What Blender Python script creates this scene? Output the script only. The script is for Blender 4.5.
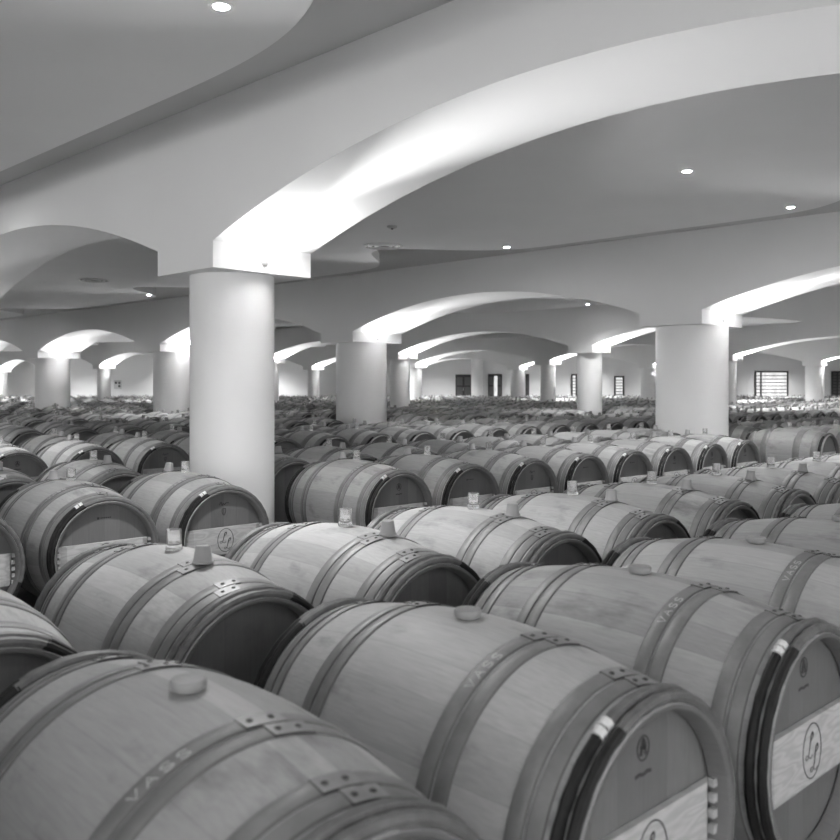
import bpy, bmesh, math, random
from mathutils import Vector, Matrix
for o in list(bpy.data.objects): bpy.data.objects.remove(o, do_unlink=True)
S = bpy.context.scene
C = S.collection
PI = math.pi
HE = 1.24                      # eye height
F = 870.0                      # focal length in pixels of an 840 px frame
HOR = 386.0                    # horizon row
# ---------------------------------------------------------------- camera
cam = bpy.data.cameras.new('camera'); co = bpy.data.objects.new('camera', cam); C.objects.link(co)
co.location = (0, 0, HE); co.rotation_euler = (PI/2, 0, 0)
cam.sensor_width = 36; cam.lens = 36*F/840; cam.shift_y = (HOR-420)/840
cam.clip_start = .05; cam.clip_end = 300
cam.dof.use_dof = True; cam.dof.focus_distance = 5.2; cam.dof.aperture_fstop = 4.5
S.camera = co
# ---------------------------------------------------------------- world and exposure
w = bpy.data.worlds.new('world'); S.world = w; w.use_nodes = True
w.node_tree.nodes['Background'].inputs[0].default_value = (1, 1, 1, 1)
w.node_tree.nodes['Background'].inputs[1].default_value = .58
S.view_settings.view_transform = 'Standard'; S.view_settings.look = 'None'
S.view_settings.gamma = 1; S.view_settings.use_curve_mapping = False
S.view_settings.exposure = 2.45
UP_E = 140.0       # uplights on the beam ends: beam along the arch
UP_W = 20.0        # and their wide glow
DOWN_E = 50.0      # ceiling downlights
# ---------------------------------------------------------------- helpers
def at(px, py, z):              # pixel and distance to a point
    return Vector(((px-420)/F*z, z, HE+(HOR-py)/F*z))
def link_mesh(name, bm, mats, parent=None, smooth=True, sharp=35):
    me = bpy.data.meshes.new(name); bm.normal_update(); bm.to_mesh(me); bm.free()
    for m in (mats if isinstance(mats, (list, tuple)) else [mats]): me.materials.append(m)
    if smooth:
        for p in me.polygons: p.use_smooth = True
        me.set_sharp_from_angle(angle=math.radians(sharp))
    o = bpy.data.objects.new(name, me); C.objects.link(o)
    if parent: o.parent = parent
    return o
def tag(o, label, cat, group=None, kind=None):
    if label: o['label'] = label
    if cat: o['category'] = cat
    if group: o['group'] = group
    if kind: o['kind'] = kind
    return o
def struct(name, bm, m, label=None, parent=None, **k):
    o = link_mesh(name, bm, m, parent, **k)
    if not parent: o['kind'] = 'structure'
    if label: o['label'] = label
    return o
def empty(name, loc=(0,0,0), rz=0):
    o = bpy.data.objects.new(name, None); C.objects.link(o); o.location = loc; o.rotation_euler = (0,0,rz)
    o.empty_display_size = .1
    return o
def box(bm, x0, x1, y0, y1, z0, z1, mi=0):
    v = [bm.verts.new((x, y, z)) for z in (z0, z1) for y in (y0, y1) for x in (x0, x1)]
    for f in ((0,2,3,1),(4,5,7,6),(0,1,5,4),(2,6,7,3),(0,4,6,2),(1,3,7,5)):
        bm.faces.new([v[i] for i in f]).material_index = mi
    return v
def lathe_x(bm, prof, n, a0=0, a1=2*PI, mi=0, closed=False):
    """prof: list of (x, r); angle measured from +Z towards +Y"""
    full = abs(a1-a0) > 2*PI-1e-6
    m = n if full else n+1
    rings = []
    for i in range(m):
        a = a0+(a1-a0)*i/n
        rings.append([bm.verts.new((x, r*math.sin(a), r*math.cos(a))) for x, r in prof])
    P = len(prof)
    for i in range(n):
        A, B = rings[i], rings[(i+1) % m]
        for j in range(P if closed else P-1):
            k = (j+1) % P
            f = bm.faces.new((A[j], B[j], B[k], A[k])); f.material_index = mi
    if not full and closed:
        bm.faces.new(rings[0]).material_index = mi; bm.faces.new(rings[-1][::-1]).material_index = mi
    return rings
def lathe_z(bm, prof, n, cx=0, cy=0, mi=0, cap0=False, cap1=False):
    rings = [[bm.verts.new((cx+r*math.cos(2*PI*i/n), cy+r*math.sin(2*PI*i/n), z)) for i in range(n)] for r, z in prof]
    for A, B in zip(rings, rings[1:]):
        for i in range(n):
            j = (i+1) % n
            bm.faces.new((A[i], A[j], B[j], B[i])).material_index = mi
    if cap0: bm.faces.new(rings[0][::-1]).material_index = mi
    if cap1: bm.faces.new(rings[-1]).material_index = mi
# ---------------------------------------------------------------- materials
class NT:
    def __init__(s, name):
        s.m = bpy.data.materials.new(name); s.m.use_nodes = True
        s.t = s.m.node_tree; s.b = s.t.nodes['Principled BSDF']
    def n(s, typ, **k):
        nd = s.t.nodes.new(typ)
        for a, b in k.items(): setattr(nd, a, b)
        return nd
    def l(s, a, b): s.t.links.new(a, b)
    def val(s, inp, v):
        if hasattr(v, 'is_output') or isinstance(v, bpy.types.NodeSocket): s.l(v, inp)
        else: inp.default_value = v
    def math(s, op, a, b=0.0, c=None):
        nd = s.n('ShaderNodeMath', operation=op); s.val(nd.inputs[0], a); s.val(nd.inputs[1], b)
        if c is not None: s.val(nd.inputs[2], c)
        return nd.outputs[0]
    def grey(s, v):            # value to colour
        c = s.n('ShaderNodeCombineColor')
        for i in range(3): s.l(v, c.inputs[i])
        return c.outputs[0]
    def noise(s, vec, scale, detail=3, rough=.55):
        nd = s.n('ShaderNodeTexNoise'); nd.inputs['Scale'].default_value = scale
        nd.inputs['Detail'].default_value = detail; nd.inputs['Roughness'].default_value = rough
        s.l(vec, nd.inputs['Vector']); return nd.outputs['Fac']
    def mapping(s, vec, scale, loc=None):
        nd = s.n('ShaderNodeMapping'); s.l(vec, nd.inputs['Vector']); nd.inputs['Scale'].default_value = scale
        if loc is not None: s.l(loc, nd.inputs['Location'])
        return nd.outputs[0]
def plain(name, g, rough=.6, metal=0, spec=.5, emit=0):
    t = NT(name); t.b.inputs['Base Color'].default_value = (g, g, g, 1)
    t.b.inputs['Roughness'].default_value = rough; t.b.inputs['Metallic'].default_value = metal
    t.b.inputs['Specular IOR Level'].default_value = spec
    if emit: t.b.inputs['Emission Color'].default_value = (1,1,1,1); t.b.inputs['Emission Strength'].default_value = emit
    return t.m
def plaster(name, g, amp=.03):
    t = NT(name); tc = t.n('ShaderNodeTexCoord'); v = tc.outputs['Object']
    a = t.noise(v, 1.3, 4); c = t.math('MULTIPLY_ADD', a, amp*2, g-amp)
    t.l(t.grey(c), t.b.inputs['Base Color']); t.b.inputs['Roughness'].default_value = .85
    t.b.inputs['Specular IOR Level'].default_value = .2
    bp = t.n('ShaderNodeBump'); bp.inputs['Strength'].default_value = .06; bp.inputs['Distance'].default_value = .01
    t.l(t.noise(v, 40, 3), bp.inputs['Height']); t.l(bp.outputs[0], t.b.inputs['Normal'])
    return t.m
def wood(name, g, mode, n_stave=30, stave_amp=.16, stain=.30, grain_amp=.14, rough=.55):
    """mode 'stave': staves round the X axis; 'board': upright boards of a head; 'plank': one piece of pine"""
    t = NT(name); tc = t.n('ShaderNodeTexCoord'); v = tc.outputs['Object']
    oi = t.n('ShaderNodeObjectInfo'); rnd = oi.outputs['Random']
    off = t.n('ShaderNodeCombineXYZ'); r10 = t.math('MULTIPLY', rnd, 37.0)
    for i in range(3): t.l(r10, off.inputs[i])
    sp = t.n('ShaderNodeSeparateXYZ'); t.l(v, sp.inputs[0])
    if mode == 'stave':
        ang = t.math('ARCTAN2', sp.outputs['Y'], t.math('SUBTRACT', sp.outputs['Z'], .345))
        u = t.math('MULTIPLY', ang, n_stave/(2*PI))
        wob = t.math('SINE', t.math('MULTIPLY', u, 1.7)); u = t.math('MULTIPLY_ADD', wob, .25, u)
        gs = (5, 60, 60)
    elif mode == 'board':
        u = t.math('MULTIPLY', sp.outputs['Y'], 1/.085); gs = (60, 60, 5)
    else:
        u = t.math('MULTIPLY', sp.outputs['Z'], 1.0); gs = (30, 5, 42)
    if mode == 'plank':
        nv = t.mapping(v, (3, 2.2, 9), off.outputs[0]); ns = t.noise(nv, 2.0, 2)
        rings = t.math('SINE', t.math('MULTIPLY', ns, 46.0))
        c = t.math('MULTIPLY_ADD', rings, g*.10, g)
        fine = t.noise(t.mapping(v, gs, off.outputs[0]), 3, 3)
        c = t.math('MULTIPLY', c, t.math('MULTIPLY_ADD', fine, .2, .9))
    else:
        idx = t.math('FLOOR', u); fr = t.math('FRACT', u)
        wn = t.n('ShaderNodeTexWhiteNoise', noise_dimensions='2D'); cx = t.n('ShaderNodeCombineXYZ')
        t.l(idx, cx.inputs[0]); t.l(r10, cx.inputs[1]); t.l(cx.outputs[0], wn.inputs['Vector'])
        sv = t.math('MULTIPLY_ADD', wn.outputs['Value'], stave_amp, 1-stave_amp/2)
        edge = t.math('MINIMUM', fr, t.math('SUBTRACT', 1.0, fr))
        mr = t.n('ShaderNodeMapRange'); t.l(edge, mr.inputs[0]); mr.inputs[1].default_value = 0; mr.inputs[2].default_value = .025
        mr.inputs[3].default_value = .86; mr.inputs[4].default_value = 1.0
        grain = t.noise(t.mapping(v, gs, off.outputs[0]), 2.2, 4, .6)
        gr = t.math('MULTIPLY_ADD', grain, grain_amp*2, 1-grain_amp)
        st = t.noise(t.mapping(v, (2.2, 4.2, 4.2), off.outputs[0]), 1.7, 4, .62)
        m2 = t.n('ShaderNodeMapRange'); t.l(st, m2.inputs[0]); m2.inputs[1].default_value = .56; m2.inputs[2].default_value = .78
        m2.inputs[3].default_value = 1.0; m2.inputs[4].default_value = 1-stain
        per = t.math('MULTIPLY_ADD', rnd, .16, .92)
        c = t.math('MULTIPLY', sv, mr.outputs[0]); c = t.math('MULTIPLY', c, gr); c = t.math('MULTIPLY', c, m2.outputs[0])
        c = t.math('MULTIPLY', c, per); c = t.math('MULTIPLY', c, g)
    t.l(t.grey(c), t.b.inputs['Base Color']); t.b.inputs['Roughness'].default_value = rough
    t.b.inputs['Specular IOR Level'].default_value = .3
    return t.m
def mottled(name, g, amp, scale, rough=.6, metal=0, spec=.5):
    t = NT(name); tc = t.n('ShaderNodeTexCoord'); oi = t.n('ShaderNodeObjectInfo')
    off = t.n('ShaderNodeCombineXYZ'); r10 = t.math('MULTIPLY', oi.outputs['Random'], 37.0)
    for i in range(3): t.l(r10, off.inputs[i])
    a = t.noise(t.mapping(tc.outputs['Object'], (1,1,1), off.outputs[0]), scale, 4, .65)
    t.l(t.grey(t.math('MULTIPLY_ADD', a, amp*2, g-amp)), t.b.inputs['Base Color'])
    t.b.inputs['Roughness'].default_value = rough; t.b.inputs['Metallic'].default_value = metal
    t.b.inputs['Specular IOR Level'].default_value = spec
    return t.m
M = dict(
    plaster=plaster('white_plaster', .88), ceil=plaster('ceiling_plaster', .90), shade_band=plaster('shade_grey_upper_ceiling', .66), col=plaster('column_plaster', .86),  # upper ceiling greyed: shade of the recess put into its colour
    floor=plaster('cellar_floor_concrete', .22, .05),
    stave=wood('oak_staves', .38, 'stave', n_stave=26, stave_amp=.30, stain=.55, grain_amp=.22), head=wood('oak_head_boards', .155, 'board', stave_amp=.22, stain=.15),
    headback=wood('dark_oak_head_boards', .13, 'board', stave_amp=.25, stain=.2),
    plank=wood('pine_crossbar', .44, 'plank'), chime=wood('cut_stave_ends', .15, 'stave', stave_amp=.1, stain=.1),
    hoop=mottled('galvanised_hoop_steel', .23, .09, 14, .55, .35),
    tab=mottled('hoop_overlap_steel', .28, .08, 20, .5, .4),
    rivet=plain('dark_rivet', .05, .5), edge=plain('shade_dark_hoop_edge', .13, .7), letter=plain('pale_stamped_letters', .50, .6),  # hoop edges darkened: shade along the seams put into the colour
    rim=mottled('split_chestnut', .13, .08, 30, .5), bark=mottled('chestnut_bark', .018, .014, 40, .5, 0, .25),
    tie=plain('pale_willow_tie', .72, .7), mark=plain('black_branding_ink', .05, .8),
    bung=plain('grey_silicone', .27, .5), bungpale=plain('tapered_silicone', .30, .4),
    trimw=plain('white_lamp_trim', .8, .5), chrome=plain('brushed_steel', .5, .3, 1), dark=plain('dark_metal', .05, .5),
    lamp=plain('lit_lamp', 1, .5, emit=60), uplamp=plain('lit_uplight', 1, .5, emit=8),
    door=wood('dark_stained_door', .06, 'plank'), slat=plain('dark_slats', .13, .6), pale=plain('pale_panel', .62, .5),
)
t = NT('clear_glass'); t.b.inputs['Base Color'].default_value = (.95,.95,.95,1); t.b.inputs['Transmission Weight'].default_value = .84; t.b.inputs['Roughness'].default_value = .03
t.b.inputs['IOR'].default_value = 1.45; M['glass'] = t.m
t = NT('frosted_pane'); tc = t.n('ShaderNodeTexCoord'); a = t.noise(t.mapping(tc.outputs['Object'], (1.5, 1, .6)), 2, 3)
t.l(t.grey(t.math('MULTIPLY_ADD', a, .9, .1)), t.b.inputs['Base Color']); t.b.inputs['Roughness'].default_value = .15
t.b.inputs['Emission Color'].default_value = (1,1,1,1); t.b.inputs['Emission Strength'].default_value = .12
M['pane'] = t.m

# ---------------------------------------------------------------- columns and arched beams
ZC, ZS, ZK, ZT = HE+.80, HE+.98, HE+1.46, HE+2.02     # column top, arch springing, crown, beam top
YB = 52.0
# line: column centre, step to the next, column radius, beam width, block length, k range
LINES = [
    (Vector((-1.362, 6.40)), Vector((-4.45, 4.26)), .305, .84, .72, -2, 3),
    (Vector((3.70, 11.85)), Vector((-4.80, 4.50)), .475, 1.25, .88, -2, 5),
    (Vector((4.15, 21.3)), Vector((-4.75, 4.90)), .30, .80, .70, -3, 6),
    (Vector((10.0, 28.3)), Vector((-5.10, 5.00)), .29, .80, .70, -3, 4),
    (Vector((15.7, 34.6)), Vector((-5.40, 4.55)), .35, .80, .70, -2, 3),
]
COLS = []     # (x, y, R)
def zbot(t, L, Lb):
    k = round(t/L); d = abs(t-k*L)
    if d <= Lb/2+1e-6: return ZC
    half = (L-Lb)/2; q = (L/2-d)/half
    return ZS+(ZK-ZS)*(1-q*q)
def beam(i, P, a, R, W, Lb, k0, k1):
    L = a.length; d = a.normalized()          # d points to the left and away
    nrm = Vector((-d.y, d.x));
    if nrm.y < 0: nrm = -nrm
    tmax = k1*L+L*.5
    lim = (YB-.05-W*.5*nrm.y-P.y)/d.y
    if tmax > lim: tmax = lim
    tmin = k0*L-L*.5
    ts = []
    for k in range(k0-1, k1+2):
        c = k*L
        ts += [(c-Lb/2, 0), (c-Lb/2, 1), (c+Lb/2, 1), (c+Lb/2, 2)]
        ts += [(c+Lb/2+(L-Lb)*j/36, 3) for j in range(1, 36)]
    pts = []
    for tt, kd in ts:
        if tt < tmin or tt > tmax: continue
        z = ZC if kd == 1 else (ZS if kd in (0, 2) else zbot(tt, L, Lb))
        pts.append((tt, z))
    pts = [(tmin, zbot(tmin, L, Lb))]+pts+[(tmax, zbot(tmax, L, Lb))]
    bm = bmesh.new(); rows = []
    for tt, z in pts:
        c = P+d*tt; q = []
        for s in (-1, 1):
            e = c+nrm*(s*W/2)
            q.append(bm.verts.new((e.x, e.y, z))); q.append(bm.verts.new((e.x, e.y, ZT)))
        rows.append(q)
    for A, B in zip(rows, rows[1:]):
        bm.faces.new((A[0], B[0], B[2], A[2]))                 # soffit or block underside
        bm.faces.new((A[1], A[3], B[3], B[1]))
        if (A[0].co.xy-B[0].co.xy).length > 1e-5:
            bm.faces.new((A[0], A[1], B[1], B[0])); bm.faces.new((A[2], B[2], B[3], A[3]))
    for q in (rows[0], rows[-1]): bm.faces.new((q[0], q[1], q[3], q[2]))
    bmesh.ops.remove_doubles(bm, verts=bm.verts, dist=1e-5)
    bmesh.ops.recalc_face_normals(bm, faces=bm.faces)
    names = ['nearest arched white beam sweeping from upper right down to the slender front column',
             'second arched white beam resting on the thick columns', 'third arched white beam behind the thick columns',
             'fourth arched white beam, thin in the distance', 'fifth and farthest arched white beam near the end wall']
    struct('trim_%d' % (i+1), bm, M['plaster'], names[i], sharp=20)
    return L, d, nrm
def vis(p, m=60):
    if p.y < .6: return False
    px = 420+F*p.x/p.y
    return -m < px < 840+m
lampmesh = None
def uplight(loc, dv, gain=1.0, glow=1.0):
    """small round lamp on the upright end of a beam block, lighting the arch above; dv points out of the face"""
    global lampmesh
    rz = math.atan2(dv.y, dv.x)
    e = empty('wall_uplight', (loc.x, loc.y, loc.z), rz)
    if lampmesh is None:
        bm = bmesh.new(); lathe_x(bm, [(0, .032), (.012, .032), (.03, .026), (.04, .012), (.042, 0.001)], 20)
        b = link_mesh('lamp_body', bm, M['trimw'], e)
        bm = bmesh.new(); box(bm, .006, .034, -.018, .018, .026, .034)
        g = link_mesh('lamp_glass', bm, M['uplamp'], e); lampmesh = (b.data, g.data)
    else:
        for nm, me in zip(('lamp_body', 'lamp_glass'), lampmesh):
            o = bpy.data.objects.new(nm, me); C.objects.link(o); o.parent = e
    L = bpy.data.lights.new('uplight_beam', 'SPOT'); L.energy = UP_E*gain; L.spot_size = math.radians(37); L.spot_blend = 1.0
    L.shadow_soft_size = .03
    lo = bpy.data.objects.new('uplight_beam', L); C.objects.link(lo); lo.parent = e; lo.location = (.085, 0, .045)
    lo.rotation_euler = (0, math.radians(-90-6.5), 0)
    L = bpy.data.lights.new('uplight_glow', 'SPOT'); L.energy = UP_W*glow; L.spot_size = math.radians(178); L.spot_blend = .6
    L.shadow_soft_size = .03
    lo = bpy.data.objects.new('uplight_glow', L); C.objects.link(lo); lo.parent = e; lo.location = (.11, 0, .045)
    lo.rotation_euler = (0, math.radians(-90-80), 0)
    return e
colthings = []; ups = []
for i, (P, a, R, W, Lb, k0, k1) in enumerate(LINES):
    L, d, nrm = beam(i, P, a, R, W, Lb, k0, k1)
    for k in range(k0, k1+1):
        c = P+a*k
        if c.y > YB-1 or c.y < -6: continue
        COLS.append((c.x, c.y, R))
        if vis(Vector((c.x, c.y)), 40):
            bm = bmesh.new(); lathe_z(bm, [(R, 0), (R, ZC)], 64, cap0=True)
            o = link_mesh('column', bm, M['col'], sharp=50); o.location = (c.x-(.018 if i == 0 else 0), c.y, 0)
            colthings.append((i, 420+F*c.x/c.y, c.y, o))
        for s in (-1,):
            q = c+d*(s*Lb/2)
            if vis(q, 900) or (q.y > -3 and q.y < 4):
                dim = .12 if (i == 0 and k >= 1) else 1.0
                u = uplight(Vector((q.x, q.y, HE+.88)), d*s, dim if i == 0 else .62, (dim if k >= 0 else 13.0) if i == 0 else 3.0)  # unseen front uplights get an extra-strong glow, added to fill the ceiling
                if q.y > 0: ups.append((q.y, 420+F*q.x/q.y, s, i, u))
                else: ups.append((99, -1, s, i, u))
ORD = ['first', 'second', 'third', 'fourth', 'fifth', 'sixth', 'seventh', 'eighth', 'ninth', 'tenth', 'eleventh', 'twelfth',
       'thirteenth', 'fourteenth', 'fifteenth', 'sixteenth', 'seventeenth', 'eighteenth', 'nineteenth', 'twentieth']
def ordn(i):
    if i < 20: return ORD[i]
    if i < 29: return 'twenty-'+ORD[i-20]
    if i == 29: return 'thirtieth'
    return 'thirty-'+ORD[(i-30) % 10]
LN = ['nearest', 'second', 'third', 'fourth', 'farthest']
for i in range(5):
    for c in colthings:
        if c[0] == i and not -8 < c[1] < 848:
            tag(c[3], 'white column under the %s beam just outside the %s picture edge' % (LN[i], 'left' if c[1] < 420 else 'right'), 'column', 'round white columns')
    g = sorted([c for c in colthings if c[0] == i and -8 < c[1] < 848], key=lambda c: c[1])
    for j, (_, px, z, o) in enumerate(g):
        if i == 0: lab = 'nearest round white column, standing tall between the barrels left of centre'
        elif i == 1: lab = ['thick white column near the left edge of the picture', 'thick white column half hidden behind the nearest column',
                            'thick white column just right of the nearest column', 'broad white column right of centre, second nearest to the camera'][j % 4]
        else: lab = 'slim distant white column under the %s beam, %s from the left' % (LN[i], ordn(j))
        tag(o, lab, 'column', 'round white columns')
cnt = {}
ups.sort(key=lambda u: u[1])
for z, px, s, i, u in ups:
    side = 'right' if s < 0 else 'left'
    if -20 < px < 860:
        n = cnt.get((i, s), 0); cnt[(i, s)] = n+1
        lab = 'round uplight on %s face of block, %s beam, %s from left' % (side, LN[i], ordn(n))
        if i == 0: lab = 'small round uplight on the bright block above the nearest column' if px > 100 else 'small round uplight at the left picture edge under the nearest beam'
    else: lab = 'small round uplight on a beam block outside the picture'
    tag(u, lab, 'wall lamp', 'uplights on the beam blocks')

bm = bmesh.new(); lathe_z(bm, [(.34, 0), (.34, ZT)], 40, cap0=True)
o = link_mesh('column', bm, M['col'], sharp=50); o.location = (3.35, 51.2, 0)
tag(o, 'slim white column against the end wall between the two dark doors', 'column', 'round white columns')
# ---------------------------------------------------------------- shell
def plane_box(name, b, m, label):
    bm = bmesh.new(); box(bm, *b); return struct(name, bm, m, label, smooth=False)
plane_box('floor', (-40, 40, -8, YB+.2, -.2, 0), M['floor'], 'grey cellar floor hidden under the rows of barrels')
plane_box('ceiling', (-40, 40, -8, YB+.2, ZT-.02, ZT+.2), M['shade_band'], 'flat white ceiling above the beams')
plane_box('wall_left', (-40.2, -40, -8, YB+.2, 0, ZT), M['plaster'], None)
plane_box('wall_right', (40, 40.2, -8, YB+.2, 0, ZT), M['plaster'], None)
plane_box('wall_back', (-40, 40, YB, YB+.2, 0, ZT), M['plaster'], 'white end wall of the cellar')
# lowered ceiling fields between the beams with a wavy edge
SLABS = []
def slab(i, A, B, name, t0=3.35, base=.6, per=1, pw=4, amp=1.15, h0=1.85, h1=2.0):
    """field between the far side of line A and the near side of line B (A may be None)"""
    P, a, R, W, Lb, k0, k1 = LINES[B] if B is not None else LINES[A]
    L = a.length; d = a.normalized(); nrm = Vector((-d.y, d.x))
    if nrm.y < 0: nrm = -nrm
    tA, tB = (k0-.5)*L, (k1+1.5)*L
    def wave(t): return base+amp*(math.cos(PI*(t-t0)/(L*per))**2)**pw
    far = []
    N = 420
    for j in range(N+1):
        t_ = tA+(tB-tA)*j/N; far.append(P+d*t_-nrm*(W/2+wave(t_)))
    if A is not None and B is not None:
        Pa, aa, Ra, Wa, Lba, ka, kb = LINES[A]
        depth = (P-Pa).dot(nrm)-Wa/2-.5
    else: depth = 7.0
    near = []
    for j in range(N+1):
        t_ = tA+(tB-tA)*j/N; w2 = .25*(1-math.cos(2*PI*(t_-t0)/L)) if A is not None else 0
        near.append(P+d*t_-nrm*(depth-w2))
    SLABS.append((P, d, nrm, W/2, wave, depth, h0))
    bm = bmesh.new(); z0, z1 = HE+h0, HE+h1
    rows = []
    for f_, n_ in zip(far, near):
        if f_.y > YB-.1 or n_.y > YB-.1: continue
        rows.append([bm.verts.new((f_.x, f_.y, z0)), bm.verts.new((f_.x, f_.y, z1)), bm.verts.new((n_.x, n_.y, z0)), bm.verts.new((n_.x, n_.y, z1))])
    for X, Y in zip(rows, rows[1:]):
        bm.faces.new((X[0], Y[0], Y[2], X[2])); bm.faces.new((X[0], X[1], Y[1], Y[0])); bm.faces.new((X[2], Y[2], Y[3], X[3])); bm.faces.new((X[1], X[3], Y[3], Y[1]))
    for q in (rows[0], rows[-1]): bm.faces.new((q[0], q[2], q[3], q[1]))
    bmesh.ops.recalc_face_normals(bm, faces=bm.faces)
    struct(name, bm, M['shade_band'] if name == 'trim_11' else M['ceil'], 'lowered ceiling field with a wavy edge, %s from the camera' % ORD[i], sharp=30)
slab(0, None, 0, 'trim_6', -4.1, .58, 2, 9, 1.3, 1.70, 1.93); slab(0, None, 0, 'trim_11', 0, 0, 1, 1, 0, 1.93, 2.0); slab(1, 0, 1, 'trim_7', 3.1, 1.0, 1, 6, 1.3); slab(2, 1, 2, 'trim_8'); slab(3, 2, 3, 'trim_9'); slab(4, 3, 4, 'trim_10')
ZL = HE+1.85; Q = 1.85/1.95
dl_proto = None; out = 'unseen fill downlight added behind the beams or outside the picture'
def downlight(x, y, lab):
    global dl_proto
    p_ = Vector((x, y)); zc = HE+(2.0 if .69*x+.72*y > 4 else 1.93)
    for P, d, nrm, hw, wave, depth, h0 in SLABS:
        c = -(p_-P).dot(nrm)-hw; t_ = (p_-P).dot(d)
        if wave(t_)+.02 < c < depth-.3: zc = min(zc, HE+h0)
    e = empty('ceiling_downlight', (x, y, zc)); tag(e, lab, 'ceiling light', 'recessed ceiling downlights')
    if dl_proto is None:
        bm = bmesh.new(); lathe_z(bm, [(.036, .001), (.037, -.006), (.055, -.006), (.06, 0)], 28); r = link_mesh('lamp_ring', bm, M['trimw'], e)
        bm = bmesh.new(); lathe_z(bm, [(.036, -.003), (.02, -.006), (.001, -.007)], 20); g = link_mesh('lamp_lens', bm, M['lamp'], e)
        dl_proto = (r.data, g.data)
    else:
        for nm, me in zip(('lamp_ring', 'lamp_lens'), dl_proto):
            o = bpy.data.objects.new(nm, me); C.objects.link(o); o.parent = e
    L = bpy.data.lights.new('downlight_beam', 'SPOT'); L.energy = DOWN_E*((1.05 if y < 5 else .9) if lab != out else (.3 if y < 2 else (1.3 if y < 10 else (4.6 if y < 48 else 3.4)))); L.spot_size = math.radians(132); L.spot_blend = 1.0; L.shadow_soft_size = .12
    lo = bpy.data.objects.new('downlight_beam', L); C.objects.link(lo); lo.parent = e; lo.location = (0, 0, -.03)
DL = [(-1.02, 4.46, 'bright downlight in the ceiling at the upper left top edge'),
      (2.42, 7.89, 'brightest downlight under the big arch at upper right'),
      (4.04, 9.48, 'downlight near the wavy ceiling edge at far upper right'),
      (1.22, 12.2, 'downlight near the wavy ceiling edge above the centre'),
      (-5.8, 18.6, 'downlight on the rounded ceiling tip left of the nearest column'),
      (-11.27, 24.34, 'downlight at the left edge of the picture above the distant barrels'),
      (4.0, 20.76, 'faint far downlight seen beyond the second beam')]
DL = [(x*Q, y*Q, l_) if y > 5 else (x*1.70/1.95, y*1.70/1.95, l_) for x, y, l_ in DL]
out = 'unseen fill downlight added behind the beams or outside the picture'
DL_FILL = [(2.5, .6), (-1.0, -.6), (-4.2, 7.6), (-6.5, 3.5), (-9.0, 12.3), (1.5, -4), (5.6, -2.5), (6.8, 3.2), (9, 9.5), (12, 16), (8.2, 17.5), (-.5, 26), (-5.2, 30.6),  # unseen downlights, added as fill to even out the brightness
       (9, 23), (14, 27), (-10, 35), (-2, 37.5), (-16, 36), (-15, 26), (6, 38), (13, 33.5), (-15, 50), (-20, 49.5), (-25, 49), (-9, 50), (-3, 50), (1, 49.4), (6.5, 49.4), (10, 50), (15, 50), (21, 50), (27, 50), (20, 38), (0, 45), (10, 45), (-12, 45), (18, 45), (-21, 43)]
for x, y, l_ in DL: downlight(x, y, l_)
for x, y in DL_FILL: downlight(x, y, out)
def vent(x, y, r, lab):
    e = empty('ceiling_vent', (x, y, ZL)); tag(e, lab, 'ceiling vent', 'round air vents')
    bm = bmesh.new()
    for q in (1.0, .72, .45):
        lathe_z(bm, [(r*q, 0), (r*q, -.012), (r*(q-.09), -.016), (r*(q-.12), -.002)], 40)
    link_mesh('ring', bm, M['trimw'], e)
    bm = bmesh.new(); lathe_z(bm, [(r*.97, -.002), (.002, -.002)], 40); link_mesh('dark_throat', bm, M['dark'], e)
vent(-.51*Q, 12.1*Q, .26, 'round slotted air vent in the ceiling right of the nearest column')
vent(-6.0*Q, 16.0*Q, .27, 'round air vent in the ceiling at the left, seen through the arch')
e = empty('smoke_detector', (-.34*Q, 10.6*Q, ZL)); tag(e, 'tiny smoke detector on the ceiling beside the round vent', 'smoke detector')
bm = bmesh.new(); lathe_z(bm, [(.06, 0), (.06, -.015), (.035, -.03), (.001, -.032)], 24); link_mesh('detector_base', bm, M['pale'], e)
bm = bmesh.new(); lathe_z(bm, [(.015, -.03), (.012, -.04), (.001, -.04)], 12); link_mesh('sensor', bm, M['dark'], e)

# ---------------------------------------------------------------- doors, windows and fittings on the end wall
def wpx(px): return (px-420)/F*YB
def wz(py): return HE+(HOR-py)/F*YB
def door(n, x0, x1, top, glazed, lab):
    px0, px1 = wpx(x0), wpx(x1); zt = wz(top); y = YB
    bm = bmesh.new(); box(bm, px0, px1, y-.06, y-.005, 0, zt)
    o = struct('door_%d' % n, bm, M['door'], lab, smooth=False)
    bm = bmesh.new(); wd = px1-px0
    for i in range(2):
        a = px0+wd*(.06+.5*i); b = a+wd*.38
        for j in range(3):
            z0 = .12+j*(zt-.2)/3; box(bm, a, b, y-.075, y-.06, z0, z0+(zt-.2)/3-.08)
    link_mesh('door_panel', bm, M['slat'], o, smooth=False)
    if glazed:
        bm = bmesh.new(); box(bm, px0+wd*.42, px0+wd*.66, y-.09, y-.076, .3, zt-.12); link_mesh('door_glass', bm, M['pane'], o, smooth=False)
    bm = bmesh.new(); box(bm, px0+wd*.47, px0+wd*.5, y-.13, y-.076, .95, 1.15); link_mesh('door_handle', bm, M['chrome'], o, smooth=False)
door(1, 455.5, 471.5, 374.5, False, 'dark wooden double door at the end of the arcade')
door(2, 488, 502, 374, True, 'dark door with a bright glass strip right of the double door')
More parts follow.
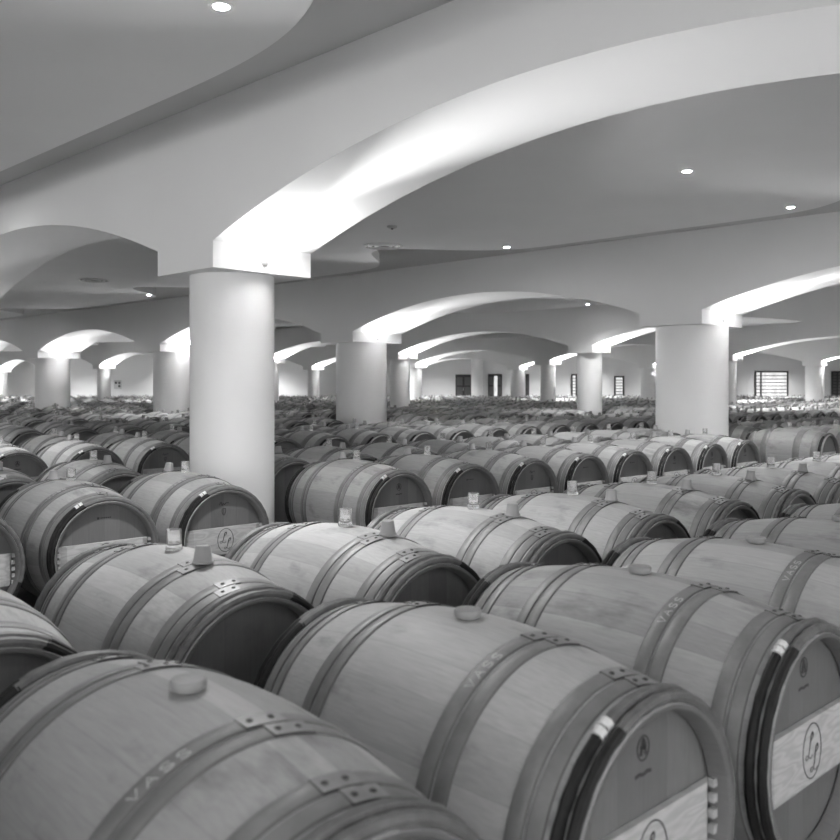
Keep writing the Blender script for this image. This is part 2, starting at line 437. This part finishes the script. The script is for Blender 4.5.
def window(n, x0, x1, top, nb, lab, dark=False):
    a, b, zt = wpx(x0), wpx(x1), wz(top); y = YB; fr = .09
    bm = bmesh.new()
    box(bm, a, b, y-.08, y, zt-fr, zt); box(bm, a, a+fr, y-.08, y, 0, zt); box(bm, b-fr, b, y-.08, y, 0, zt)
    if b-a > 1: box(bm, a+.32, a+.32+fr, y-.08, y, 0, zt)
    o = struct('window_%d' % n, bm, M['dark'], lab, smooth=False)
    bm = bmesh.new(); box(bm, a+fr, b-fr, y-.02, y-.01, 0, zt-fr); link_mesh('window_pane', bm, M['slat'] if dark else M['pane'], o, smooth=False)
    bm = bmesh.new()
    for j in range(nb):
        z = .2+(zt-.3)*j/nb; box(bm, a+fr, b-fr, y-.05, y-.022, z, z+.05)
    link_mesh('window_slat', bm, M['slat'] if not dark else M['dark'], o, smooth=False)
window(1, 754.5, 788, 371, 9, 'wide dark-framed window with pale glazing at the right')
window(2, 831, 852, 371, 10, 'dark slatted window at the right edge of the picture', True)
window(3, 571, 577, 374, 9, 'narrow dark-framed window behind a slim column')
window(4, 614, 624, 376, 9, 'small pale slatted window left of the thick right column')
window(5, 525.5, 529, 374, 6, 'very narrow dark window slot right of the far column', True)
e = empty('wall_panel', (wpx(118), YB-.02, wz(384.5))); tag(e, 'small white panel with dark squares on the left end wall', 'wall panel')
bm = bmesh.new(); box(bm, -.22, .22, -.03, .019, -.26, .26); link_mesh('panel_plate', bm, M['pale'], e, smooth=False)
for i, (a, b) in enumerate(((-.1, .1), (.1, .1), (.1, -.1))):
    bm = bmesh.new(); box(bm, a-.06, a+.06, -.045, -.03, b-.06, b+.06); link_mesh('dark_square', bm, M['dark'], e, smooth=False)
bm = bmesh.new(); box(bm, wpx(648.4), wpx(649.4), YB-.06, YB-.005, HE-.6, wz(369))
tag(link_mesh('wall_pipe', bm, M['dark'], smooth=False), 'thin dark pipe running down the end wall left of the thick right column', 'pipe')

# ---------------------------------------------------------------- barrels
RB, RE, HL = .347, .276, .520
def RR(s): return RB-(RB-RE)*abs(s/HL)**1.9
def shift_up(bm):
    for v in bm.verts: v.co.z += RB
def body_bm(n, m):
    bm = bmesh.new(); lip = .042
    prof = [(-HL+lip, RE-.022), (-HL+.004, RE-.014), (-HL, RE-.010), (-HL, RE-.002)]
    prof += [(-HL+2*HL*i/m, RR(-HL+2*HL*i/m)) for i in range(1, m)]
    prof += [(HL, RE-.002), (HL, RE-.010), (HL-.004, RE-.014), (HL-lip, RE-.022)]
    lathe_x(bm, prof, n); bmesh.ops.recalc_face_normals(bm, faces=bm.faces)
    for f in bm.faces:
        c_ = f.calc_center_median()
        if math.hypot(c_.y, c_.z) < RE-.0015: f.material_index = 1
    shift_up(bm); return bm
def head_bm(side, n):
    bm = bmesh.new(); r = RE-.016; x0 = side*(HL-.043)
    prof = [(x0, 0.0005), (x0, r-.03), (x0-side*.004, r)]
    lathe_x(bm, prof, n); bmesh.ops.recalc_face_normals(bm, faces=bm.faces)
    for f in bm.faces:
        if f.normal.x*side < 0: f.normal_flip()
    shift_up(bm); return bm
def hoop_bm(s0, s1, n, lift=.0032, tabs=False):
    bm = bmesh.new(); k = 1.0
    r0, r1 = RR(s0), RR(s1)
    prof = [(s0, r0-.001), (s0+.0008, r0+lift-.001), (s0+.003, r0+lift+.0006), (s1-.003, r1+lift+.0006), (s1-.0008, r1+lift-.001), (s1, r1-.001)]
    lathe_x(bm, prof, n); bmesh.ops.recalc_face_normals(bm, faces=bm.faces)
    for f in bm.faces:
        if abs(f.normal.x) > .35: f.material_index = 1
    shift_up(bm); return bm
def tab_bm(s0, s1, a0, a1):
    bm = bmesh.new(); r0, r1 = RR(s0), RR(s1); h = .0056
    prof = [(s0-.001, r0+.001), (s0-.001, r0+h), (s1+.001, r1+h), (s1+.001, r1+.001)]
    lathe_x(bm, prof, 8, a0, a1, closed=True); bmesh.ops.recalc_face_normals(bm, faces=bm.faces)
    for f in bm.faces:
        c_ = f.calc_center_median(); rad = Vector((0, c_.y, c_.z)).normalized()
        if f.normal.dot(rad) < .5: f.material_index = 1
    shift_up(bm); return bm
def rivets_bm(s0, s1, angs):
    bm = bmesh.new(); sm = (s0+s1)/2
    for a in angs:
        R = RR(sm)+.006
        mt = Matrix.Translation((sm, R*math.sin(a), R*math.cos(a)+RB)) @ Matrix.Rotation(-a, 4, 'X') @ Matrix.Diagonal((1, 1, .5, 1))
        bmesh.ops.create_uvsphere(bm, u_segments=8, v_segments=6, radius=.0062, matrix=mt)
    return bm
def ring_bm(s, rad, r0, a0, a1, n, m=8, squash=1.0, seed=1):
    rnd = random.Random(seed); bm = bmesh.new(); full = abs(a1-a0) > 6.28; cnt_ = n if full else n+1; rings = []
    for i in range(cnt_):
        a = a0+(a1-a0)*i/n; w_ = 1+.06*math.sin(i*1.7+seed)+rnd.uniform(-.04, .04)
        ring = []
        for j in range(m):
            b = 2*PI*j/m; x = s+r0*squash*w_*math.sin(b); rr = rad+r0*w_*math.cos(b)
            ring.append(bm.verts.new((x, rr*math.sin(a), rr*math.cos(a)+RB)))
        rings.append(ring)
    for i in range(n):
        A, B = rings[i], rings[(i+1) % cnt_]
        for j in range(m): bm.faces.new((A[j], A[(j+1) % m], B[(j+1) % m], B[j]))
    if not full: bm.faces.new(rings[0][::-1]); bm.faces.new(rings[-1])
    bmesh.ops.recalc_face_normals(bm, faces=bm.faces); return bm
def board_bm():
    bm = bmesh.new(); x0, x1 = HL-.041, HL-.022; z0, z1 = RB-.102, RB+.058
    def pts(x, hl, zz0, zz1): return [bm.verts.new((x, y, z)) for y, z in ((-hl, zz0), (hl, zz0), (hl, zz1), (-hl, zz1))]
    A = pts(x0, .242, z0, z1); Bq = pts(x1-.003, .212, z0, z1); D = pts(x1, .206, z0+.006, z1-.010)
    for P_, Q_ in ((A, Bq), (Bq, D)):
        for i in range(4): bm.faces.new((P_[i], P_[(i+1) % 4], Q_[(i+1) % 4], Q_[i]))
    bm.faces.new(D); bm.faces.new(A[::-1])
    bmesh.ops.recalc_face_normals(bm, faces=bm.faces); return bm
def peg_bm(side, j):
    bm = bmesh.new(); z = RB+.047-j*.033
    box(bm, HL-.038, HL-.024, side*.2465-.008, side*.2465+.008, z-.009, z+.009); return bm
def ribbon(bm, pts, w, x, dx=.0008):
    """flat stroke in the YZ plane at depth x"""
    n = len(pts); L_ = []
    for i, (y, z) in enumerate(pts):
        a = pts[max(0, i-1)]; b = pts[min(n-1, i+1)]
        d_ = Vector((b[0]-a[0], b[1]-a[1])); d_ = d_.normalized() if d_.length > 1e-9 else Vector((1, 0))
        nn = Vector((-d_.y, d_.x)); ww = w(i/(n-1)) if callable(w) else w
        L_.append([bm.verts.new((x+q, y+nn.x*s*ww, z+nn.y*s*ww)) for q, s in ((0, -1), (dx, -1), (dx, 1), (0, 1))])
    for A, B in zip(L_, L_[1:]):
        for j in range(4): bm.faces.new((A[j], A[(j+1) % 4], B[(j+1) % 4], B[j]))
    bm.faces.new(L_[0]); bm.faces.new(L_[-1][::-1])
def spline(P_, n=10):
    out_ = []
    for i in range(len(P_)-1):
        p0 = P_[max(0, i-1)]; p1 = P_[i]; p2 = P_[i+1]; p3 = P_[min(len(P_)-1, i+2)]
        for k in range(n):
            t_ = k/n
            out_.append(tuple(.5*((2*p1[c])+(-p0[c]+p2[c])*t_+(2*p0[c]-5*p1[c]+4*p2[c]-p3[c])*t_**2+(-p0[c]+3*p1[c]-3*p2[c]+p3[c])*t_**3) for c in (0, 1)))
    return out_+[P_[-1]]
SL = [(.012, .040), (.024, .040), (.038, .052), (.035, .066), (.023, .060), (.014, .034), (.006, .004), (-.004, -.018), (-.018, -.027), (-.027, -.019), (-.018, -.010), (-.002, -.017), (.016, -.028), (.032, -.018)]
def monogram_bm():
    bm = bmesh.new(); x = HL-.0218; cz = RB-.018
    el = [(.052*math.cos(2*PI*i/40), cz+.068*math.sin(2*PI*i/40)) for i in range(41)]
    ribbon(bm, el, .0016, x)
    for oy, oz in ((-.016, .014), (.012, -.022)):
        pts = [(oy+(y-.005)*.66, cz+oz+(z-.019)*.66) for y, z in SL]
        ribbon(bm, spline(pts), lambda q: .0011+.0017*math.sin(PI*min(1, q*1.6))**2, x)
    return bm
def mark_bm(kind):
    bm = bmesh.new(); x = HL-.0428; cz = RB+.185
    if kind == 0:      # round stamp above a short dash
        ribbon(bm, [(.020*math.cos(2*PI*i/24), cz+.024*math.sin(2*PI*i/24)) for i in range(25)], .0018, x)
        ribbon(bm, spline([(-.008, cz-.014), (-.004, cz+.008), (0, cz+.016), (.005, cz+.004), (.009, cz-.014)]), .0045, x)
        ribbon(bm, [(-.01, cz), (.01, cz+.003)], .003, x)
        ribbon(bm, spline([(-.028, cz-.052), (-.014, cz-.049), (0, cz-.052), (.014, cz-.049), (.028, cz-.051)]), .0035, x)
    elif kind == 1:    # flourish above a small crest
        ribbon(bm, spline([(-.030, cz+.004), (-.018, cz+.020), (-.012, cz), (-.004, cz+.012), (.004, cz+.004), (.014, cz+.013), (.034, cz+.012)]), .0022, x)
        ribbon(bm, spline([(-.010, cz-.020), (.010, cz-.020), (.011, cz-.042), (0, cz-.058), (-.011, cz-.042), (-.010, cz-.020)]), .0022, x)
        ribbon(bm, [(0, cz-.022), (0, cz-.052)], .002, x)
    else:              # small square followed by a line
        ribbon(bm, [(-.040, cz), (-.028, cz)], .006, x)
        for k in range(6): ribbon(bm, [(-.022+k*.010, cz), (-.015+k*.010, cz+.001)], .0028, x)
    return bm
def letters_bm(s0, s1):
    """raised pale letters V A S S running up the hoop"""
    G = {'V': [[(0, 1), (.5, 0), (1, 1)]], 'A': [[(0, 0), (.5, 1), (1, 0)], [(.22, .4), (.78, .4)]],
         'S': [[(.95, .85), (.5, 1), (.08, .8), (.2, .55), (.8, .42), (.95, .18), (.5, 0), (.05, .15)]]}
    bm = bmesh.new(); W_ = s1-s0; lw = .030; a0 = -.62
    for i, ch in enumerate('VASS'):
        for st in G[ch]:
            pts = spline(st, 4) if ch == 'S' else st
            L_ = []
            for k, (u_, v_) in enumerate(pts):
                p = pts[max(0, k-1)]; q = pts[min(len(pts)-1, k+1)]
                d_ = Vector(((q[0]-p[0])*.018, (q[1]-p[1])*.022)); d_.normalize(); n_ = Vector((-d_.y, d_.x))
                row = []
                for sg in (-1, 1):
                    uu = i*lw+u_*.019+n_.x*sg*.0018; vv = v_*.019+n_.y*sg*.0018
                    s_ = s1-W_*.18-vv; a_ = a0+uu/.34; R_ = RR(s_)+.0042
                    row.append(bm.verts.new((s_, R_*math.sin(a_), R_*math.cos(a_)+RB)))
                L_.append(row)
            for A, B in zip(L_, L_[1:]): bm.faces.new((A[0], A[1], B[1], B[0]))
    return bm
QH = [(.170, .208), (.213, .251)]; EH = [(.380, .415), (.420, .454)]
def build_barrel(kind, front_mark):
    """kind 'full' for the near rows, 'mid' for those behind; local +X is the branded front head"""
    full = kind == 'full'
    r = empty('oak_barrel')
    n = 72 if full else 36; m = 26 if full else 14
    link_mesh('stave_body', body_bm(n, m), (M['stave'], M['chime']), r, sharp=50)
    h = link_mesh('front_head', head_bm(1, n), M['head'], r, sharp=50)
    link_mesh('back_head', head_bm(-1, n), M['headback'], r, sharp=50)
    b = link_mesh('head_crossbar', board_bm(), M['plank'], r, sharp=20)
    b['label'] = 'pale pine crossbar across the front head'
    if full:
        link_mesh('monogram', monogram_bm(), M['mark'], b, smooth=False)['label'] = 'oval emblem with the script letters LL'
        link_mesh('cooper_mark', mark_bm(front_mark), M['mark'], h, smooth=False)
        for side in (-1, 1):
            for j in range(5): link_mesh('crossbar_peg', peg_bm(side, j), M['plank'], b, smooth=False)
        for si in (-1, 1):
            for gi, grp in enumerate((QH, EH)):
                for hi, (a, c) in enumerate(grp):
                    s0, s1 = (a, c) if si > 0 else (-c, -a)
                    hp = link_mesh('metal_hoop', hoop_bm(s0, s1, 72), (M['hoop'], M['edge']), r, sharp=50)
                    ta = (-.02, .22) if hi == 0 else (.06, .30)
                    link_mesh('hoop_overlap', tab_bm(s0, s1, *ta), (M['tab'], M['rivet']), hp, sharp=30)
                    for ra in (ta[0]+.05, ta[0]+.17): link_mesh('hoop_rivet', rivets_bm(s0, s1, (ra,)), M['rivet'], hp)
                    if gi == 0 and hi == 0 and si == 1:
                        link_mesh('stamped_letters', letters_bm(s0, s1), M['letter'], hp, smooth=False)
        rr = .0125
        for si in (-1, 1):
            for q, s in enumerate((.480, .507)):
                link_mesh('chestnut_hoop', ring_bm(si*s, RR(s)+.007, rr, -.50+q*.06, 1.9, 48, 8, 1.0, q+3), M['rim'], r)
                link_mesh('bark_hoop', ring_bm(si*s, RR(s)+.006, rr*.95, 1.88, 2*PI-.48+q*.06, 60, 8, 1.0, q+7), M['bark'], r)
            for q in range(2 if si > 0 else 0):
                link_mesh('willow_tie', ring_bm(si*(.480), RR(.480)+.0085, rr*1.12, -.56+q*.075, -.50+q*.075, 4, 8, 1.0, 2), M['tie'], r)
    else:
        for si in (-1, 1):
            for grp in (QH, EH):
                a, c = grp[0][0], grp[1][1]; s0, s1 = (a, c) if si > 0 else (-c, -a)
                link_mesh('metal_hoop', hoop_bm(s0, s1, 36, .004), (M['hoop'], M['edge']), r, sharp=50)
            link_mesh('chestnut_hoop', ring_bm(si*.482, RR(.482)+.006, .014, -.50, 1.9, 18, 6, 1.6), M['rim'], r)
            link_mesh('bark_hoop', ring_bm(si*.482, RR(.482)+.006, .013, 1.9, 2*PI-.50, 28, 6, 1.6), M['bark'], r)
    return r
def merge_into(bm, src, mi, mat=None):
    for f in src.faces: f.material_index = 0
    me = bpy.data.meshes.new('tmp'); src.to_mesh(me); src.free()
    if mat is not None: me.transform(mat)
    k = len(bm.faces); bm.from_mesh(me); bpy.data.meshes.remove(me)
    bm.faces.ensure_lookup_table()
    for i in range(k, len(bm.faces)): bm.faces[i].material_index = mi
FM = [M['stave'], M['head'], M['headback'], M['plank'], M['hoop'], M['rim'], M['bark']]
def far_bm(n):
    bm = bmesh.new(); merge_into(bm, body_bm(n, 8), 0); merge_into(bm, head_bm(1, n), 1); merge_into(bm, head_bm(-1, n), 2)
    merge_into(bm, board_bm(), 3)
    for si in (-1, 1):
        for grp in (QH, EH):
            a, c = grp[0][0], grp[1][1]; s0, s1 = (a, c) if si > 0 else (-c, -a)
            merge_into(bm, hoop_bm(s0, s1, n, .004), 4)
        merge_into(bm, ring_bm(si*.482, RR(.482)+.006, .014, -.5, 1.9, 8, 4, 1.6), 5)
        merge_into(bm, ring_bm(si*.482, RR(.482)+.006, .013, 1.9, 2*PI-.5, 10, 4, 1.6), 6)
    return bm
def copy_tree(o, parent=None):
    c = o.copy(); C.objects.link(c); c.parent = parent
    for ch in o.children: copy_tree(ch, c)
    return c
# layout: rows run along V, barrel axes along U
be = math.radians(42.7)
V = Vector((math.cos(be), math.sin(be))); U = Vector((math.sin(be), -math.cos(be)))
G0 = Vector((-.821, 2.905)); SP = .72
rows = []
r0 = -1.26
ri = 0
while r0 < 60:
    rows.append((2.37 if ri == 2 else r0, -.612 if ri == 0 else (0 if ri == 1 else (.56 if ri == 2 else .50+.17*((ri*7) % 5-2)*.5)), ri)); ri += 1
    rows.append((r0+1.26, {1: 0.0, 3: .50}.get(ri, .1*((ri*3) % 7)), ri)); ri += 1
    r0 += 3.67
rnd = random.Random(4)
slots = []
for r, v0, ri in rows:
    for k in range(-80, 110):
        v = v0+k*SP-(.055 if ri == 2 and k > 1 else 0)
        p = G0-U*r+V*v
        if p.y < .9 or p.y > YB-2.2: continue
        px = 420+F*p.x/p.y; ext = F*.42/p.y
        lim = 120 if p.y < 3.2 else 0
        if px < -ext-lim or px > 840+ext+lim: continue
        bad = False
        for cx, cy, R in COLS:
            dv = Vector((cx, cy))-p
            du_, dv_ = abs(dv.dot(U)), abs(dv.dot(V))
            if du_ < HL+R and dv_ < RB+R:
                ex, ey = max(du_-HL, 0), max(dv_-RB, 0)
                if math.hypot(ex, ey) < R: bad = True; break
        if ri == 2 and 712 < px < 772: continue      # the photo shows a gap here beside the thick column
        if bad: continue
        slots.append((p, ri, px))
slots.sort(key=lambda s: s[0].y)
print('barrel slots', len(slots))
near = slots[:300]; rest = slots[300:]
byrow = {}
for s in near: byrow.setdefault(s[1], []).append(s)
lab = {}
def rowname(ri): return 'front row' if ri == 0 else '%s row' % ordn(ri)
def where(s):
    ri = s[1]; g = sorted([q for q in byrow[ri] if -10 < q[2] < 850], key=lambda q: q[2])
    if s in g:
        i = g.index(s)
        if len(g) == 1: return 'only one seen in %s' % rowname(ri)
        return '%s from left in %s' % (ordn(i), rowname(ri))
    sd = 'left' if s[2] < 420 else 'right'
    h = sorted([q for q in byrow[ri] if q not in g and (q[2] < 420) == (s[2] < 420)], key=lambda q: abs(q[2]-420))
    return '%s past the %s edge in %s' % (ordn(h.index(s)), sd, rowname(ri))
protos = {('full', k): build_barrel('full', k) for k in range(3)}
protos[('mid', 0)] = build_barrel('mid', 0)
fo = link_mesh('oak_barrel', far_bm(20), FM, sharp=50)
used = set()
NFULL, NMID = 46, 150
def bung_bm(kind):
    bm = bmesh.new()
    if kind == 'flat': lathe_z(bm, [(.020, -.012), (.024, 0), (.031, .004), (.033, .010), (.033, .018), (.030, .022), (.012, .0235), (.001, .023)], 28, cap0=True)
    else: lathe_z(bm, [(.033, 0), (.034, .006), (.031, .011), (.029, .013), (.0235, .052), (.0215, .055), (.001, .0555)], 24, cap0=True)
    return bm
def glass_bm(n=24):
    bm = bmesh.new()
    lathe_z(bm, [(.001, 0), (.026, 0), (.0285, .004), (.0285, .010), (.026, .014), (.0255, .062), (.0245, .069), (.0225, .069), (.0215, .062), (.0205, .022), (.015, .016), (.001, .015)], n)
    bmesh.ops.recalc_face_normals(bm, faces=bm.faces); return bm
flat = link_mesh('rubber_bung', bung_bm('flat'), M['bung'], sharp=40)
cone = link_mesh('rubber_bung', bung_bm('cone'), M['bungpale'], sharp=40)
glas = link_mesh('glass_stopper', glass_bm(), M['glass'], sharp=40)
pf = {'flat': 0, 'cone': 0, 'glass': 0}
for i, s in enumerate(near):
    p, ri, px = s
    fwd = ri % 2 == 0
    rz = math.atan2(U.y, U.x)+(0 if fwd else PI)
    jit = rnd.uniform(-.012, .012) if i > 12 else 0
    if i < NFULL:
        key = ('full', {0: 0, 2: 1}.get(ri, 2) if ri < 3 else rnd.randrange(3))
        if ri == 2:
            j = round(((p-G0).dot(V)-.56)/SP); key = ('full', {0: 2, 1: 1, 3: 0, 4: 2, 5: 1}.get(j, rnd.randrange(3)))
        pr = protos[key]
    elif i < NMID: key = ('mid', 0); pr = protos[key]
    else: key = 'far'; pr = fo
    if key in used: o = copy_tree(pr)
    else: o = pr; used.add(key)
    o.location = (p.x, p.y, 0); o.rotation_euler = (0, 0, rz+jit)
    wh = where(s)
    look = 'oak barrel with pale crossbar' if fwd else 'oak barrel with plain dark head'
    tag(o, '%s, %s' % (look, wh), 'barrel', 'oak barrels in rows on the cellar floor')
    # stopper and bung
    a = rnd.uniform(-.03, .03)
    if ri == 0:
        b = flat if not pf['flat'] else flat.copy()
        if pf['flat']: C.objects.link(b)
        pf['flat'] = 1; b.location = (p.x, p.y, 2*RB-.001)
        tag(b, 'flat rubber bung in top of barrel %s' % wh, 'bung', 'rubber bungs on the barrels')
    else:
        g = glas if not pf['glass'] else glas.copy()
        if pf['glass']: C.objects.link(g)
        pf['glass'] = 1; g.location = (p.x, p.y, 2*RB-.001); g.rotation_euler = (rnd.uniform(-.04, .04), rnd.uniform(-.04, .04), 0)
        tag(g, 'clear glass stopper on barrel %s' % wh, 'stopper', 'glass stoppers on the barrels')
        d_ = U*(.225 if not fwd else -.21)
        b = cone if not pf['cone'] else cone.copy()
        if pf['cone']: C.objects.link(b)
        pf['cone'] = 1; vo = V*a; b.location = (p.x+d_.x+vo.x, p.y+d_.y+vo.y, RB+RR(.22)*math.cos(a/.33)+.0045)
        b.rotation_euler = (rnd.uniform(-.1, .1), rnd.uniform(-.08, .08)+.05, 0)
        tag(b, 'tapered rubber bung lying on barrel %s' % wh, 'bung', 'rubber bungs on the barrels')
# the crowd beyond the three hundred nearest
big = bmesh.new(); src = far_bm(12); sme = bpy.data.meshes.new('far'); src.to_mesh(sme); src.free()
g_b = bmesh.new(); c_b = bmesh.new()
gme = bpy.data.meshes.new('g'); x_ = glass_bm(8); x_.to_mesh(gme); x_.free()
cme = bpy.data.meshes.new('c'); x_ = bung_bm('cone'); x_.to_mesh(cme); x_.free()
for p, ri, px in rest:
    fwd = ri % 2 == 0
    mt = Matrix.Translation((p.x, p.y, 0)) @ Matrix.Rotation(math.atan2(U.y, U.x)+(0 if fwd else PI), 4, 'Z')
    me = sme.copy(); me.transform(mt); big.from_mesh(me); bpy.data.meshes.remove(me)
    me = gme.copy(); me.transform(Matrix.Translation((p.x, p.y, 2*RB-.001))); g_b.from_mesh(me); bpy.data.meshes.remove(me)
    d_ = U*(.225 if not fwd else -.21)
    me = cme.copy(); me.transform(Matrix.Translation((p.x+d_.x, p.y+d_.y, RB+RR(.22)+.004))); c_b.from_mesh(me); bpy.data.meshes.remove(me)
if rest:
    # each barrel of the crowd keeps its stave pattern from world space
    M['farstave'] = mottled('distant_oak', .46, .12, 3.0, .55)
    FM2 = [M['farstave'], M['head'], M['headback'], M['pale'], M['hoop'], M['rim'], M['bark']]
    tag(link_mesh('distant_barrels', big, FM2, sharp=50), 'far crowd of small oak barrels reaching to the end wall', 'barrels', kind='stuff')
    tag(link_mesh('distant_glass_stoppers', g_b, M['glass']), 'tiny glass stoppers glinting on the far crowd of barrels', 'stoppers', kind='stuff')
    tag(link_mesh('distant_rubber_bungs', c_b, M['bungpale']), 'tiny rubber bungs dotted over the far crowd of barrels', 'bungs', kind='stuff')
# the head boards of far meshes use the same wood as near ones
for k, pr in list(protos.items()):
    if k not in used:
        for ch in list(pr.children_recursive): bpy.data.objects.remove(ch, do_unlink=True)
        bpy.data.objects.remove(pr, do_unlink=True)
if 'far' not in used: bpy.data.objects.remove(fo, do_unlink=True)
